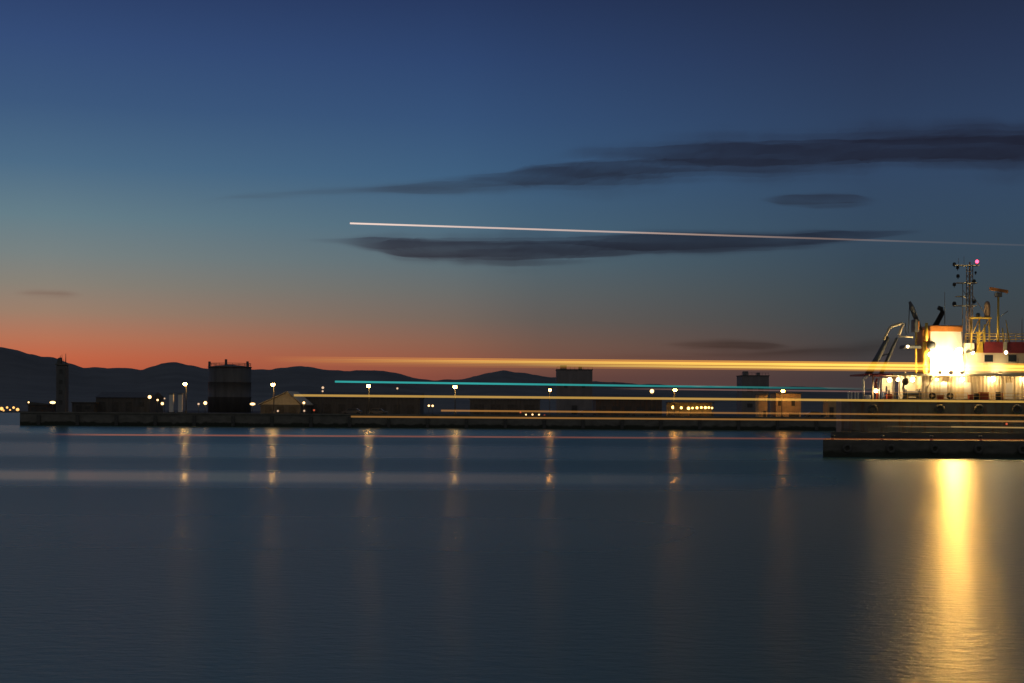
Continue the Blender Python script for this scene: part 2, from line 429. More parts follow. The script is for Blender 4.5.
def cloud(label, spine, Y, T, seed, rag=0.35, ends=0.3, m_='cloud'):
    """Long flat cloud bank: a lens-shaped body that thins out to nothing at its rim."""
    x0, x1 = spine[0][0], spine[-1][0]
    n = max(40, int((x1 - x0) / 5)); m = 30
    vs = []; fs = []
    def key(i, j, side): return (i * (m + 1) + j) * 2 + side
    for i in range(n + 1):
        x = x0 + (x1 - x0) * i / n
        yc, h = interp(spine, x)[:2]
        e = min(1.0, i / (ends * n), (n - i) / (ends * n))
        e = e * e * (3 - 2 * e)
        for j in range(m + 1):
            t = -1 + 2 * j / m
            ed = 2.0 + rag * 1.6 * mnoise.fractal(Vector((x / 95.0, seed + (5 if t < 0 else 0), 0)), 1.0, 2.0, 4)
            yy = yc - t * h * ed
            # streaky thickness
            st = 1 + 1.1 * mnoise.fractal(Vector((x / 170.0, yy / 6.0, seed * 3.1)), 1.0, 2.0, 4)
            prof = (1 - abs(t)) ** 2.1 * (1 - t * t) * (1.0 - 0.45 * t) * 1.5
            th = T * prof * e * max(0.02, st)
            c = P(x, yy, Y)
            k = min(1.0, h / 6.0)
            off = th * k * 0.5
            vs.append(c + Vector((0, -off, 0))); vs.append(c + Vector((0, off + 0.01, 0)))
    for i in range(n):
        for j in range(m):
            for s in (0, 1):
                q = (key(i, j, s), key(i + 1, j, s), key(i + 1, j + 1, s), key(i, j + 1, s))
                fs.append(q if s else tuple(reversed(q)))
    for i in range(n):
        for j in (0, m):
            fs.append((key(i, j, 0), key(i + 1, j, 0), key(i + 1, j, 1), key(i, j, 1)))
    for j in range(m):
        for i in (0, n):
            fs.append((key(i, j, 0), key(i, j + 1, 0), key(i, j + 1, 1), key(i, j, 1)))
    o = MB().add(vs, fs, True).build('cloud', M[m_], base=P((x0 + x1) / 2, spine[len(spine) // 2][1], Y))
    tag(o, label, 'cloud')

cloud('longest dark cloud bank widening towards the right edge, topmost in the sky',
      [(330, 191, 3), (400, 189, 5), (450, 186, 7), (500, 181, 10), (550, 174, 14), (610, 167, 18), (680, 160, 19), (740, 156, 18), (820, 152, 18), (900, 148, 20), (980, 143, 22), (1090, 136, 24), (1250, 130, 20)], 9000, 390, 1.7, .5, .16)
cloud('faint pinkish wisp trailing left from the tip of the topmost cloud bank',
      [(180, 203, 2), (250, 196, 4), (320, 192, 4), (400, 189, 4), (460, 188, 2)], 9400, 110, 4.2)
cloud('ragged purple grey cloud bank directly under the aircraft light streak',
      [(290, 239.5, 1.5), (335, 240.5, 2.5), (375, 243, 6), (405, 247, 11), (435, 250, 13.5), (490, 251, 14), (550, 248, 13), (620, 243, 10), (700, 240, 8), (780, 240, 7), (850, 237, 5), (930, 231, 3)], 9000, 600, 8.8, .55, .16, 'cloud_mid')
cloud('small narrow cloud floating alone between the two long cloud banks',
      [(755, 200, 2), (785, 200, 5), (820, 200.5, 6), (850, 200.5, 5), (885, 201, 2)], 9200, 520, 12.1)
cloud('thin low cloud streak near the horizon left of the ship crane',
      [(655, 344, 2), (690, 345, 4), (725, 345, 5), (765, 346, 4), (800, 347, 2)], 12000, 800, 15.3, m_='cloud_low')
cloud('faint low cloud wisp above the hills at the left edge',
      [(8, 293, 2), (38, 293, 4), (62, 294, 4), (88, 295, 2)], 12000, 120, 19.9)
cloud('long dim cloud band low on the horizon directly above the thick orange streak',
      [(520, 358, 2), (590, 356, 3), (660, 356, 3.5), (740, 355, 4), (820, 350, 6), (900, 345, 8), (1000, 344, 8), (1100, 343, 8)], 13000, 300, 23.4, m_='cloud_low')

# ------------------------------------------------------------------ far quay
QY = 300.0
QTOP = 2.6
def qx(px, Y=QY): return (px - 512) / FPX * Y

quay_mb = MB().box(qx(20), 140, QY, QY + 130, -2, QTOP)
quay = quay_mb.build('quay', M['concrete'], base=(qx(20), QY, 0))
tag(quay, 'long dark concrete quay across the far side of the harbour', 'quay')
MB().box(qx(20) + 0.02, 139.9, QY - 0.25, QY + 0.5, QTOP + 0.004, QTOP + 0.28).build('kerb', M['concrete'], quay)
MB().box(qx(20) + 0.5, 139.5, QY + 0.8, QY + 129, QTOP + 0.004, QTOP + 0.03).build('pavement', M['asphalt'], quay)
for k in range(28):
    x = qx(20) + 4 + k * 8.2
    f = MB().bevbox(x - 0.35, x + 0.35, QY - 0.36, QY - 0.003, 0.1, QTOP - 0.3).build('fender', M['fender'], quay)
GZ = QTOP + 0.03     # quay surface

# --- lamp posts
def make_lamp_post():
    r = thing('lamp_post', '', 'street lamp', (0, 0, 0), 'lamp posts along the far quay')
    MB().lathe((0, 0, 0), [(0.26, 0), (0.26, 0.5), (0.16, 0.7), (0.16, 0.75)], 10).build('base', M['post'], r)
    MB().tube([(0, 0, 0.75), (0, 0, 4), (0, 0, 6.3)], [0.11, 0.09, 0.07]).build('pole', M['post'], r)
    MB().tube([(0, 0, 6.3), (0, -0.25, 6.55), (0, -0.8, 6.62)], 0.05).build('arm', M['post'], r)
    h = MB().prism([(-1.55, 6.62), (-1.5, 6.74), (-0.95, 6.80), (-0.75, 6.70), (-0.75, 6.58), (-0.9, 6.56), (-1.45, 6.58)], 'x', -0.22, 0.22).build('head', M['post'], r)
    g = MB().ball((0, -1.2, 6.40), 0.40, 12, 0.85).build('lamp_globe', M['lamp'], h)
    return r
lamps = [(185, 384, 'small lit shed columns in front of it at the foot, leftmost of the seven quay lamps'), (273, 384.5, ''), (368.5, 386, ''), (455, 387, ''), (550, 390, ''), (675, 390, ''), (783, 391, '')]
LAB = ['glowing quay lamp post, leftmost of the row, above two pale pillars',
       'glowing quay lamp post rising above the lit gabled warehouse roof',
       'glowing quay lamp post just right of where the turquoise streak begins',
       'glowing quay lamp post left of the row of low red lights, third from the warehouse',
       'dimmer quay lamp post in front of the dark square silo block',
       'glowing orange quay lamp post standing over the row of bright kiosk lights',
       'orange quay lamp post in front of the lit ochre building, nearest the ship']
p0 = make_lamp_post()
lamp_pos = []
mat_or = M['lamp_orange']
for i, (px, py, _) in enumerate(lamps):
    o = p0 if i == 0 else copy_tree(p0)
    c = P(px, py, QY + 4)
    s = (c.z - GZ) / 6.40
    o.location = (c.x, QY + 4 + 1.2, GZ); o.scale = (1, 1, s)
    if i == 4: o.scale = (0.7, 0.7, s)
    o['label'] = LAB[i]
    lamp_pos.append((c.x, QY + 4))
# the three lamps on the right burn more orange: their globes carry another glow
for o in [q for q in sc.objects if q.name.startswith('lamp_post')]:
    pass
idx = 0
for o in sorted([q for q in COL.objects if q.name.startswith('lamp_post')], key=lambda q: q.location.x):
    if idx >= 4:
        for h in o.children:
            for g in h.children:
                g.data = g.data.copy(); g.data.materials[0] = mat_or
    idx += 1

# --- slender tower at the quay's left end
def tower():
    Y = QY + 5
    a, b = P(57.5, 364, Y), P(67.5, 364, Y)
    cx = (a.x + b.x) / 2; w = (b.x - a.x) / 2
    t = thing('silo_tower', 'tall slim dark tower with spiky aerials at the quay left end', 'tower', (cx, Y, GZ))
    top = P(62, 365, Y).z
    s = MB().bevbox(cx - w, cx + w, Y - w, Y + w, GZ, top, 0.2).build('shaft', M['tank'], t)
    for k in range(4):
        z = GZ + 1.8 + k * 2.2
        MB().box(cx - w * 0.35, cx + w * 0.35, Y - w - 0.05, Y - w - 0.003, z, z + 0.9).build('window', M['dark'], s)
    MB().box(cx - w - 0.15, cx + w + 0.15, Y - w - 0.15, Y + w + 0.15, top + 0.003, top + 0.25).build('parapet', M['concrete'], t)
    MB().prism([(cx - w * 0.9, top + 0.25), (cx - w * 0.15, top + 0.25), (cx - w * 0.3, top + 1.6), (cx - w * 0.75, top + 1.4)], 'y', Y - 0.8, Y + 0.8).build('hoist_house', M['shed'], t)
    for px, py, r in ((60.3, 355.5, .10), (62, 354.5, .08), (65.8, 353.5, .12), (63.8, 359, .06)):
        q = P(px, py, Y)
        MB().tube([(q.x, Y, top + 0.2), (q.x, Y, q.z)], [r, r * 0.4], 6).build('aerial', M['steel'], t)
tower()

# --- round storage tank
def tank():
    Y = QY + 60
    l, r = P(207.5, 368, Y), P(250, 368, Y)
    cx = (l.x + r.x) / 2; R = (r.x - l.x) / 2; top = P(228, 367.5, Y).z
    c = (cx, Y + R - 4, GZ); h = top - GZ
    t = thing('storage_tank', 'big dark round storage tank with roof railing on the quay', 'storage tank', c)
    MB().lathe(c, [(R, 0), (R, h * .33), (R + .08, h * .335), (R + .08, h * .35), (R, h * .355), (R, h * .66), (R + .08, h * .665), (R + .08, h * .68), (R, h * .685), (R, h)], 40).build('shell', M['tank'], t)
    MB().lathe(c, [(R + 0.15, h + .003), (R + 0.15, h + 0.2), (R * 0.5, h + 0.55), (0.4, h + 0.8)], 40).build('roof', M['tank'], t)
    rail = MB()
    for k in range(20):
        a = 2 * PI * k / 20
        rail.tube([(c[0] + (R - .1) * math.cos(a), c[1] + (R - .1) * math.sin(a), GZ + h + 0.2), (c[0] + (R - .1) * math.cos(a), c[1] + (R - .1) * math.sin(a), GZ + h + 1.05)], 0.04, 5)
    rail.torus((c[0], c[1], GZ + h + 1.05), R - .1, 0.05, 'z', 36, 5).torus((c[0], c[1], GZ + h + .65), R - .1, 0.035, 'z', 36, 5)
    rail.build('railing', M['steel'], t)
    for px, dz in ((209.5, 1.5), (226, 2.1), (247.5, 1.6)):
        q = P(px, 366, Y)
        MB().bevbox(q.x - 0.28, q.x + 0.28, Y - 3.3 + 3, Y - 2.7 + 3, GZ + h + 0.2, GZ + h + dz, 0.08).build('vent', M['steel'], t)
    lad = MB()
    xl = cx - R * 0.5; yl = c[1] - R * 0.87 - 0.25
    for dx in (-.25, .25): lad.tube([(xl + dx, yl, GZ), (xl + dx, yl, GZ + h + 1)], 0.04, 5)
    for k in range(26): lad.tube([(xl - .25, yl, GZ + .3 + k * h / 26), (xl + .25, yl, GZ + .3 + k * h / 26)], 0.025, 4)
    lad.build('ladder', M['steel'], t)
tank()

# --- buildings with straight walls
def block(name, label, cat, x0, x1, ytop, Y, depth, m, roof='flat', openings=(), roofm=None, extra_roof=1.0):
    a = P(x0, ytop, Y); b = P(x1, ytop, Y)
    X0, X1, top = a.x, b.x, (a.z + b.z) / 2
    t = thing(name, label, cat, ((X0 + X1) / 2, Y, GZ))
    wl = MB().box(X0, X1, Y, Y + depth, GZ, top).build('wall', m, t)
    rm = roofm or M['shed']
    if roof == 'flat':
        MB().box(X0 - .15, X1 + .15, Y - .15, Y + depth + .15, top + .003, top + .22).build('roof', rm, t)
    elif roof == 'gable_side':      # ridge runs left to right
        MB().prism([(Y - .3, top + .003), (Y + depth / 2, top + extra_roof), (Y + depth + .3, top + .003)], 'x', X0 - .3, X1 + .3).build('roof', rm, t)
    elif roof == 'mono':
        MB().prism([(X0 - .2, top + .003), (X1 + .2, top + .003), (X1 + .2, top + .2), (X0 - .2, top + extra_roof)], 'y', Y - .2, Y + depth + .2).build('roof', rm, t)
    for (fx0, fx1, fz0, fz1, nm) in openings:
        w = X1 - X0; h = top - GZ
        f = MB().box(X0 + w * fx0, X0 + w * fx1, Y - .06, Y - .003, GZ + h * fz0 + .01, GZ + h * fz1)
        f.build(nm, M['dark'], wl)
    if m is M.get('silo'):        # hoist gear and rails on the tall blocks
        w = X1 - X0
        for f, g, h in ((.1, .28, 1.1), (.62, .72, .8)):
            MB().bevbox(X0 + w * f, X0 + w * g, Y + 2, Y + 4, top + .223, top + .22 + h, .05).build('roof_vent', m, t)
        ra = MB()
        for k in range(9): ra.tube([(X0 + w * k / 8, Y + .2, top + .2), (X0 + w * k / 8, Y + .2, top + .85)], .035, 4)
        ra.tube([(X0, Y + .2, top + .85), (X1, Y + .2, top + .85)], .04, 4)
        ra.build('roof_rail', M['steel'], t)
    return t, (X0, X1, top)

block('harbour_shed', 'low dark harbour shed with several doors between the slim tower and the round tank', 'shed', 96, 150, 397.5, QY + 14, 12, M['shed'], 'gable_side',
      [(.06, .18, 0, .7, 'door'), (.30, .42, 0, .7, 'door'), (.55, .67, 0, .7, 'door'), (.8, .9, .4, .7, 'window')], None, 1.3)
block('harbour_hut', 'small dark hut at the left end of the quay beside the slim tower', 'hut', 28, 50, 405, QY + 9, 6, M['shed2'], 'mono',
      [(.15, .4, 0, .75, 'door'), (.6, .85, .4, .75, 'window')], None, .8)
block('harbour_hut', 'flat dark hut directly right of the slim tower on the quay', 'hut', 72, 94, 403, QY + 11, 6, M['shed'], 'flat', [(.2, .45, 0, .75, 'door'), (.6, .85, .35, .7, 'window')])
block('silo_block', 'dark square silo block behind the dimmest quay lamp', 'silo', 557, 592.5, 370, QY + 85, 9, M['silo'], 'flat', [(.42, .58, 0, .2, 'door'), (.2, .3, .6, .66, 'window'), (.7, .8, .6, .66, 'window')])
block('tower_block', 'tall dark block rising behind the narrow lit ochre hut', 'building', 742, 769, 376, QY + 85, 9, M['silo'], 'flat', [(.2, .4, .2, .3, 'window'), (.6, .8, .2, .3, 'window'), (.2, .4, .6, .7, 'window'), (.6, .8, .6, .7, 'window')])
block('lit_hut', 'narrow ochre hut lit on its right side, left of the lamp nearest the ship', 'hut', 758.5, 767.5, 395, QY + 7, 4, M['plaster'], 'flat', [(.55, .85, 0, .3, 'door')])
block('lit_building', 'ochre building lit orange by the quay lamp nearest the ship', 'building', 776, 801, 394, QY + 7.5, 7, M['plaster'], 'flat', [(.52, .92, 0, .2, 'door'), (.08, .2, .5, .72, 'window'), (.62, .76, .5, .72, 'window')])
block('gate_house', 'small brownish gate house on the quay between ochre building and ship', 'hut', 828, 843, 400, QY + 7, 5, M['plaster'], 'flat', [(.1, .38, 0, .6, 'door'), (.55, .85, .35, .65, 'window')])
block('long_shed', 'long low dark shed behind the turquoise streak in the middle of the quay', 'shed', 305, 420, 398, QY + 30, 14, M['shed'], 'gable_side', [(.05 + .12 * k, .11 + .12 * k, 0, .6, 'door') for k in range(8)], None, 1.4)
block('long_shed', 'second long low dark shed right of the dim quay lamp', 'shed', 596, 662, 400, QY + 30, 14, M['shed2'], 'gable_side', [(.05 + .19 * k, .15 + .19 * k, 0, .6, 'door') for k in range(5)], None, 1.2)
block('boat_store', 'wide flat roofed dark store between the middle quay lamps', 'shed', 470, 540, 400, QY + 32, 14, M['shed'], 'flat', [(.06 + .24 * k, .2 + .24 * k, 0, .7, 'door') for k in range(4)])

# --- gabled warehouse with the pale roof
def warehouse():
    Y = QY + 12
    t = thing('warehouse', 'gabled warehouse with pale sheet roof lit by the lamp above it', 'warehouse', (P(280, 405, Y).x, Y, GZ))
    pk = P(287, 392, Y); l = P(259, 404.5, Y); r = P(302, 404.5, Y)
    ev = l.z
    D = 16
    MB().box(l.x + .3, r.x - .3, Y + .2, Y + D, GZ, ev).build('wall', M['shed'], t)
    # gable end wall clad in pale sheets
    MB().prism([(l.x + .3, ev + .003), (r.x - .3, ev + .003), (pk.x, pk.z - .15)], 'y', Y + .2, Y + D).build('gable', M['roof'], t)
    rf = MB()
    rf.prism([(l.x - .2, ev - .1), (pk.x, pk.z), (pk.x, pk.z + .18), (l.x - .2, ev + .1)], 'y', Y - .3, Y + D + .3)
    rf.prism([(pk.x + .003, pk.z), (r.x + .2, ev - .1), (r.x + .2, ev + .1), (pk.x + .003, pk.z + .18)], 'y', Y - .3, Y + D + .3)
    rf.build('roof', M['roof'], t)
    for k in range(3):
        x = l.x + (r.x - l.x) * (0.14 + 0.28 * k)
        MB().box(x, x + 1.5, Y + .12, Y + .197, GZ + .01, GZ + (ev - GZ) * .8).build('door', M['dark'], t)
warehouse()

# --- two pale pillars under the leftmost lamp
for (px, lab) in ((171.5, 'dim pale concrete pillar on the quay, left of its brighter twin'), (180.5, 'brighter pale concrete pillar under the leftmost quay lamp')):
    Y = QY + 3.6
    q = P(px, 394.5, Y)
    pt = thing('pillar', lab, 'pillar', (q.x, Y, GZ), 'pale pillars under the leftmost lamp')
    MB().bevbox(q.x - .42, q.x + .42, Y - .42, Y + .42, GZ + .35, q.z, .06).build('shaft', M['white'], pt)
    MB().box(q.x - .6, q.x + .6, Y - .6, Y + .6, GZ, GZ + .347).build('plinth', M['concrete'], pt)
    MB().box(q.x - .5, q.x + .5, Y - .5, Y + .5, q.z + .003, q.z + .2).build('cap', M['concrete'], pt)

# --- small lights on the quay: each on a short post
def small_light(px, py, label, m='lamp_small', r=0.22, Y=QY + 3, wide=1.0, base=None, cat='lamp', group='small lights along the far quay'):
    c = P(px, py, Y); gz = GZ if base is None else base
    t = thing('quay_light', label, cat, (c.x, Y, gz), group)
    MB().tube([(c.x, Y + .1, gz), (c.x, Y + .1, c.z - r * .6)], 0.05, 6).build('post', M['steel'], t)
    h = MB().bevbox(c.x - r * wide - .06, c.x + r * wide + .06, Y + .02 + r * .4, Y + .4 + r * .4, c.z - r - .04, c.z + r + .04, .03).build('housing', M['steel'], t)
    mb = MB()
    n = 12
    vs = [(c.x, Y - .12, c.z)]; fs = []
    for ring, (q, d) in enumerate(((.55, -.08), (1.0, .06), (1.0, .2))):
        for k in range(n):
            a = 2 * PI * k / n
            vs.append((c.x + r * wide * q * math.cos(a), Y + d, c.z + r * q * math.sin(a)))
    for k in range(n): fs.append((0, 1 + k, 1 + (k + 1) % n))
    for ring in (0, 1):
        o = 1 + ring * n
        fs += [(o + k, o + n + k, o + n + (k + 1) % n, o + (k + 1) % n) for k in range(n)]
    mb.add(vs, fs, True)
    mb.build('lamp', M[m], h)
    return t

small_light(52.5, 402.5, 'wide yellow floodlight left of the slim tower', 'lamp_small', .28, QY + 7, 2.2)
small_light(28.5, 402.3, 'small white light at the far left end of the quay', 'lamp_small', .16, QY + 6)
small_light(149.5, 397, 'brightest light of the cluster right of the low dark shed', 'lamp_small', .36, QY + 11)
small_light(157.5, 400, 'dim light in the cluster beside the low shed, second from left', 'lamp_small', .2, QY + 9)
small_light(162.2, 403.6, 'lowest light of the cluster beside the low shed', 'lamp_small', .3, QY + 8)
small_light(164.5, 398.5, 'tiny white light at the right end of the cluster beside the low shed', 'lamp_dim', .16, QY + 10)
small_light(198.5, 404, 'small pale light left of its brighter neighbour at the round tank foot', 'lamp_dim', .22, QY + 6)
small_light(205.2, 403, 'bright white light at the left foot of the round tank', 'lamp_small', .36, QY + 6)
small_light(322.8, 387.7, 'tall thin mast light above another, right of the lit warehouse', 'lamp_dim', .28, QY + 20)
small_light(322.6, 391.2, 'lower of two pale mast lights right of the lit warehouse', 'lamp_dim', .2, QY + 18)
small_light(303.8, 402.8, 'pale light at the right corner of the lit warehouse', 'lamp_small', .26, QY + 7)
small_light(304.2, 410.8, 'dim reddish light low at the right corner of the lit warehouse', 'lamp_dim', .2, QY + 5)
small_light(277.8, 411, 'dim pale light low in front of the lit warehouse', 'lamp_dim', .2, QY + 4)
small_light(314, 410.2, 'faint red light low right of the lit warehouse', 'lamp_red', .2, QY + 5)
small_light(397.3, 388.4, 'small lone white light on a tall post between two quay lamps', 'lamp_dim', .22, QY + 14)
small_light(428.8, 405.7, 'left of two small yellow lights side by side, left of the second orange streak', 'lamp_small', .2, QY + 5, 1.1)
small_light(432.6, 405.8, 'right of two small yellow lights side by side, left of the second orange streak', 'lamp_small', .2, QY + 5, 1.1)
small_light(652, 391.2, 'small pinkish lamp on a post left of the orange quay lamp', 'lamp_small', .42, QY + 5)
small_light(252.5, 404, 'wide pale light at the left corner of the lit warehouse', 'lamp_small', .26, QY + 8, 2.2)
for k, (x, y) in enumerate(((520.5, 412.3), (526, 414.8), (532.5, 414.6), (539, 414.8), (544.5, 415.4))):
    small_light(x, y, ['faintest reddish light, left end of a low row of five between two streaks', 'second from left in the low row of five reddish lights',
                       'middle light in the low row of five reddish lights', 'fourth from left in the low row of five reddish lights',
                       'right end of the low row of five reddish lights'][k], 'lamp_small' if 0 < k < 4 else 'lamp_red', .17, QY + 1.5)

# --- lit kiosk with a row of lamps under its eave
def kiosk():
    Y = QY + 8
    a = P(668, 404.5, Y); b = P(715, 404.5, Y)
    t = thing('lit_kiosk', 'open kiosk hung with a row of bright yellow lights under the orange lamp', 'kiosk', ((a.x + b.x) / 2, Y, GZ))
    top = a.z + .35
    MB().box(a.x, b.x, Y + .8, Y + 4.2, top + .003, top + .2).build('roof', M['shed2'], t)
    MB().box(a.x + .1, b.x - .1, Y + 4.0, Y + 4.15, GZ, top).build('back_wall', M['plaster'], t)
    MB().box(a.x + .3, b.x - .3, Y + 1.2, Y + 1.7, GZ, GZ + 1.0).build('counter', M['shed2'], t)
    for k in range(5):
        x = a.x + .2 + (b.x - a.x - .4) * k / 4
        MB().tube([(x, Y + 1, GZ), (x, Y + 1, top)], .06, 6).build('post', M['steel'], t)
    for x, y, r in ((673, 407.3, .34), (681.3, 407.8, .27), (688.5, 408.3, .32), (692.5, 408, .22), (697, 407.8, .27), (701.3, 407.5, .25), (705.3, 407.6, .29), (708.8, 407.6, .24), (712, 408, .2)):
        q = P(x, y, Y + .6)
        d = MB().tube([(q.x, Y + .6, q.z + r * .7), (q.x, Y + .85, top + .1)], .02, 5).build('wire', M['steel'], t)
        MB().ball((q.x, Y + .6, q.z), r, 10).build('lamp', M['lamp_row'], d)
kiosk()

# --- parked cars seen faintly on the quay
def make_car():
    t = thing('parked_car', '', 'car', (0, 0, 0), 'cars parked on the far quay')
    prof = [(-2.1, .35), (2.1, .35), (2.15, .75), (1.3, .9), (.7, 1.38), (-1.0, 1.42), (-1.75, .95), (-2.15, .85)]
    MB().prism(prof, 'y', -.85, .85).build('body', M['car'], t)
    g = MB().prism([(1.12, .93), (.66, 1.32), (-.98, 1.36), (-1.6, .97)], 'y', -.856, .856)
    g.build('window', M['glass'], t)
    for sx in (-1.35, 1.35):
        for sy in (-.8, .8):
            MB().torus((sx, sy, .33), .23, .1).build('wheel', M['rubber'], t)
    return t
cars = [(378, 'pale parked car left of the second quay lamp pair'), (352, 'dark parked car'), (815, 'x'), (640, 'x'), (588, 'x')]
carlab = ['pale parked car below the turquoise streak, right of the lamp post there', 'parked car left of the lamp post near the start of the turquoise streak',
          'parked car between the ochre building and the gate house', 'parked car left of the row of kiosk lights', 'parked car at the foot of the dark square silo block']
c0 = make_car()
for i, (px, _) in enumerate(cars):
    o = c0 if i == 0 else copy_tree(c0)
    o.location = (P(px, 405, QY + 6).x, QY + 6, GZ); o.rotation_euler.z = random.uniform(-.06, .06) + (PI if i % 2 else 0)
    o['label'] = carlab[i]

# --- town lights on the far shore at the left
TY = 660
for k, (x, y, r) in enumerate(((1.5, 408.7, .8), (7, 407.5, .5), (13.5, 407.6, .55), (17.5, 409.6, .75), (3.5, 410.5, .45), (10, 410, .4))):
    c = P(x, y, TY)
    t = small_light(x, y, ['brightest orange shore light at the left edge of the picture', 'small dim light on the far shore, second from the left edge',
                           'upper right shore light left of the quay end', 'bright low shore light nearest the quay end',
                           'lowest faint shore light near the left edge', 'faint shore light in the middle of the far left cluster'][k], 'town', r, TY, 1.0, 0.55, 'lamp', 'shore lights left of the quay')

# ------------------------------------------------------------------ near jetty on the right
JY = 143.0
def jetty():
    x0 = P(823, 440, JY).x
    top = P(930, 440.5, JY).z
    t = thing('jetty', 'dark low concrete jetty in front of the ship at the right', 'jetty', (x0, JY, 0))
    dk = MB()
    xb = x0 * (JY + 8) / JY + .3
    out = [(x0, JY), (150, JY), (150, JY + 8), (xb, JY + 8)]
    dk.add([(a, b, -2) for a, b in out] + [(a, b, top) for a, b in out], [(0, 1, 2, 3), (4, 5, 6, 7), (0, 1, 5, 4), (1, 2, 6, 5), (2, 3, 7, 6), (3, 0, 4, 7)])
    dk.build('deck', M['jetty'], t)
    MB().box(x0 + 2.3, 149, JY + 6, JY + 6.8, top + .003, top + .7).build('parapet', M['jetty'], t)
    for k in range(5):
        x = x0 + 2.4 + k * 4.4
        MB().torus((x, JY - .17, top - .85), .34, .15).build('fender', M['fender'], t)
    for k in range(4):
        x = x0 + 1.2 + k * 5
        MB().lathe((x, JY + 1, top), [(.2, .003), (.15, .08), (.13, .3), (.22, .36), (.22, .44), (.1, .5)], 12).build('bollard', M['steel'], t)
    return top
JTOP = jetty()

# ------------------------------------------------------------------ ship
SY = 160.0     # near side of the ship
def S(px, py, dy=0.0): return P(px, py, SY + dy)
def ship():
    bow = S(1185, 400)
    st = S(848, 400)
    dz = S(930, 399.3).z         # deck height
    t = thing('supply_ship', 'floodlit working ship with mast, radar and stern crane moored at the right', 'ship', (S(960, 400).x, SY + 4.5, 0))
    # hull: sections from stern to bow
    B = 9.0
    secs = [(st.x, .30, dz, .9), (st.x + .9, .62, dz, .6), (st.x + 2.4, .86, dz, .3), (st.x + 5, 1, dz, -1), (st.x + 18, 1, dz, -2), (st.x + 26, .98, dz + .3, -2), (st.x + 32, .7, dz + 1.2, -2), (bow.x, .06, dz + 2.2, -1)]
    vs = []; fs = []
    m = 7
    for x, b, zt, zb in secs:
        hw = B / 2 * b; cy = SY + B / 2
        vs += [(x, cy - hw, zt), (x, cy - hw, zb + (zt - zb) * .35), (x, cy - hw * .8, zb + (zt - zb) * .12), (x, cy, zb), (x, cy + hw * .8, zb + (zt - zb) * .12), (x, cy + hw, zb + (zt - zb) * .35), (x, cy + hw, zt)]
    for i in range(len(secs) - 1):
        for k in range(m):
            fs.append((i * m + k, i * m + (k + 1) % m, (i + 1) * m + (k + 1) % m, (i + 1) * m + k))
    fs.append(tuple(range(m))); fs.append(tuple((len(secs) - 1) * m + k for k in reversed(range(m))))
    h = MB().add(vs, fs).build('hull', M['hull'], t)
    cy = SY + B / 2
    # rubbing strakes
    for z in (dz - .35, dz - 2.0):
        MB().box(st.x + 1.2, st.x + 25, SY - .14, SY - .003, z, z + .18).build('rubbing_strake', M['deck'], h)
    # tyre fenders hung on the side
    for px in (872, 939, 978, 1016):
        q = S(px, 409.5)
        f = MB().torus((q.x, SY - .30, q.z), .42, .17).build('tyre_fender', M['fender'], h)
    # upper works -----------------------------------------------------------
    u = S(900, 374.5).z          # level of the upper deck
    xl = S(895, 374).x; xr = S(1130, 374).x
    # corrugated house wall on the main deck
    x0 = S(926, 390).x
    wall = MB()
    prof = []
    n = 0; x = x0
    while x < xr:
        prof += [(x, SY + 1.7), (x + .16, SY + 1.7), (x + .20, SY + 1.64), (x + .36, SY + 1.64)]; x += .40
    pv = [(p[0], p[1], dz + .003) for p in prof] + [(p[0], p[1], u - .1) for p in prof]; k = len(prof)
    wall.add(pv, [(i, i + 1, k + i + 1, k + i) for i in range(k - 1)])
    wall.box(x0, prof[-1][0], SY + 1.72, SY + 7.3, dz + .003, u - .1)
    dk = wall.build('deck_house', M['cream'], t)
    for px in (948, 972, 1014):
        q = S(px, 390)
        MB().bevbox(q.x - .38, q.x + .38, SY + 1.54, SY + 1.63, dz + .12, dz + 1.95, .02).build('door', M['white'], dk)
    # upper deck slab with its fascia
    sl = MB().box(xl, xr, SY + .35, SY + 8.6, u - .1, u + .14)
    sl.build('upper_deck', M['cream'], t)
    MB().box(xl - 3.2, xl - .003, SY + .8, SY + 8, u - .08, u + .1).build('stern_canopy', M['red'], t)
    # stanchions under the deck edge
    for px in (901, 927, 952, 1003, 1024, 1050):
        q = S(px, 390)
        MB().tube([(q.x, SY + .5, dz), (q.x, SY + .5, u - .1)], .06, 8).build('stanchion', M['cream'], t)
    # knee bracket near the house front
    a = S(927, 388, .5); b = S(934, 376, .5)
    MB().tube([a, b], .07).build('knee_bracket', M['cream'], t)
    # white bulkhead on the after deck
    a = S(899, 379, 4.2); b = S(923.5, 379, 4.2)
    MB().box(a.x, b.x, SY + 4.2, SY + 4.4, dz + .003, u - .12).build('aft_bulkhead', M['white'], t)
    a = S(882, 379, 5.4); b = S(893.5, 379, 5.4)
    MB().box(a.x, b.x, SY + 5.4, SY + 5.6, dz + .003, u - .3).build('aft_bulkhead', M['white'], t)
    # bent davit post at the stern
    MB().tube([S(863.5, 399.5, 1), S(863.2, 380, 1), S(864.5, 378, 1), S(870, 374.2, 1)], [.14, .13, .13, .11]).build('davit', M['white'], t)
    MB().tube([S(873, 399, 2), S(873, 375, 2)], .1).build('stern_post', M['cream'], t)
    MB().tube([S(879, 399, 1.4), S(880, 378, 1.4)], .08).build('stern_post', M['white'], t)
    MB().tube([S(893, 399, 1.4), S(894, 377, 1.4)], .13).build('stern_post', M['white'], t)
    # small lit bitts at the very stern
    for px in (850.5, 853.7, 857.3, 860.3):
        q = S(px, 398.8)
        MB().lathe((q.x, SY + 1.0, dz - .02), [(.10, 0), (.10, .62), (.15, .66), (.15, .76), (.08, .8)], 10).build('bitt', M['white'], t)
    # rails along the main deck
    r = MB()
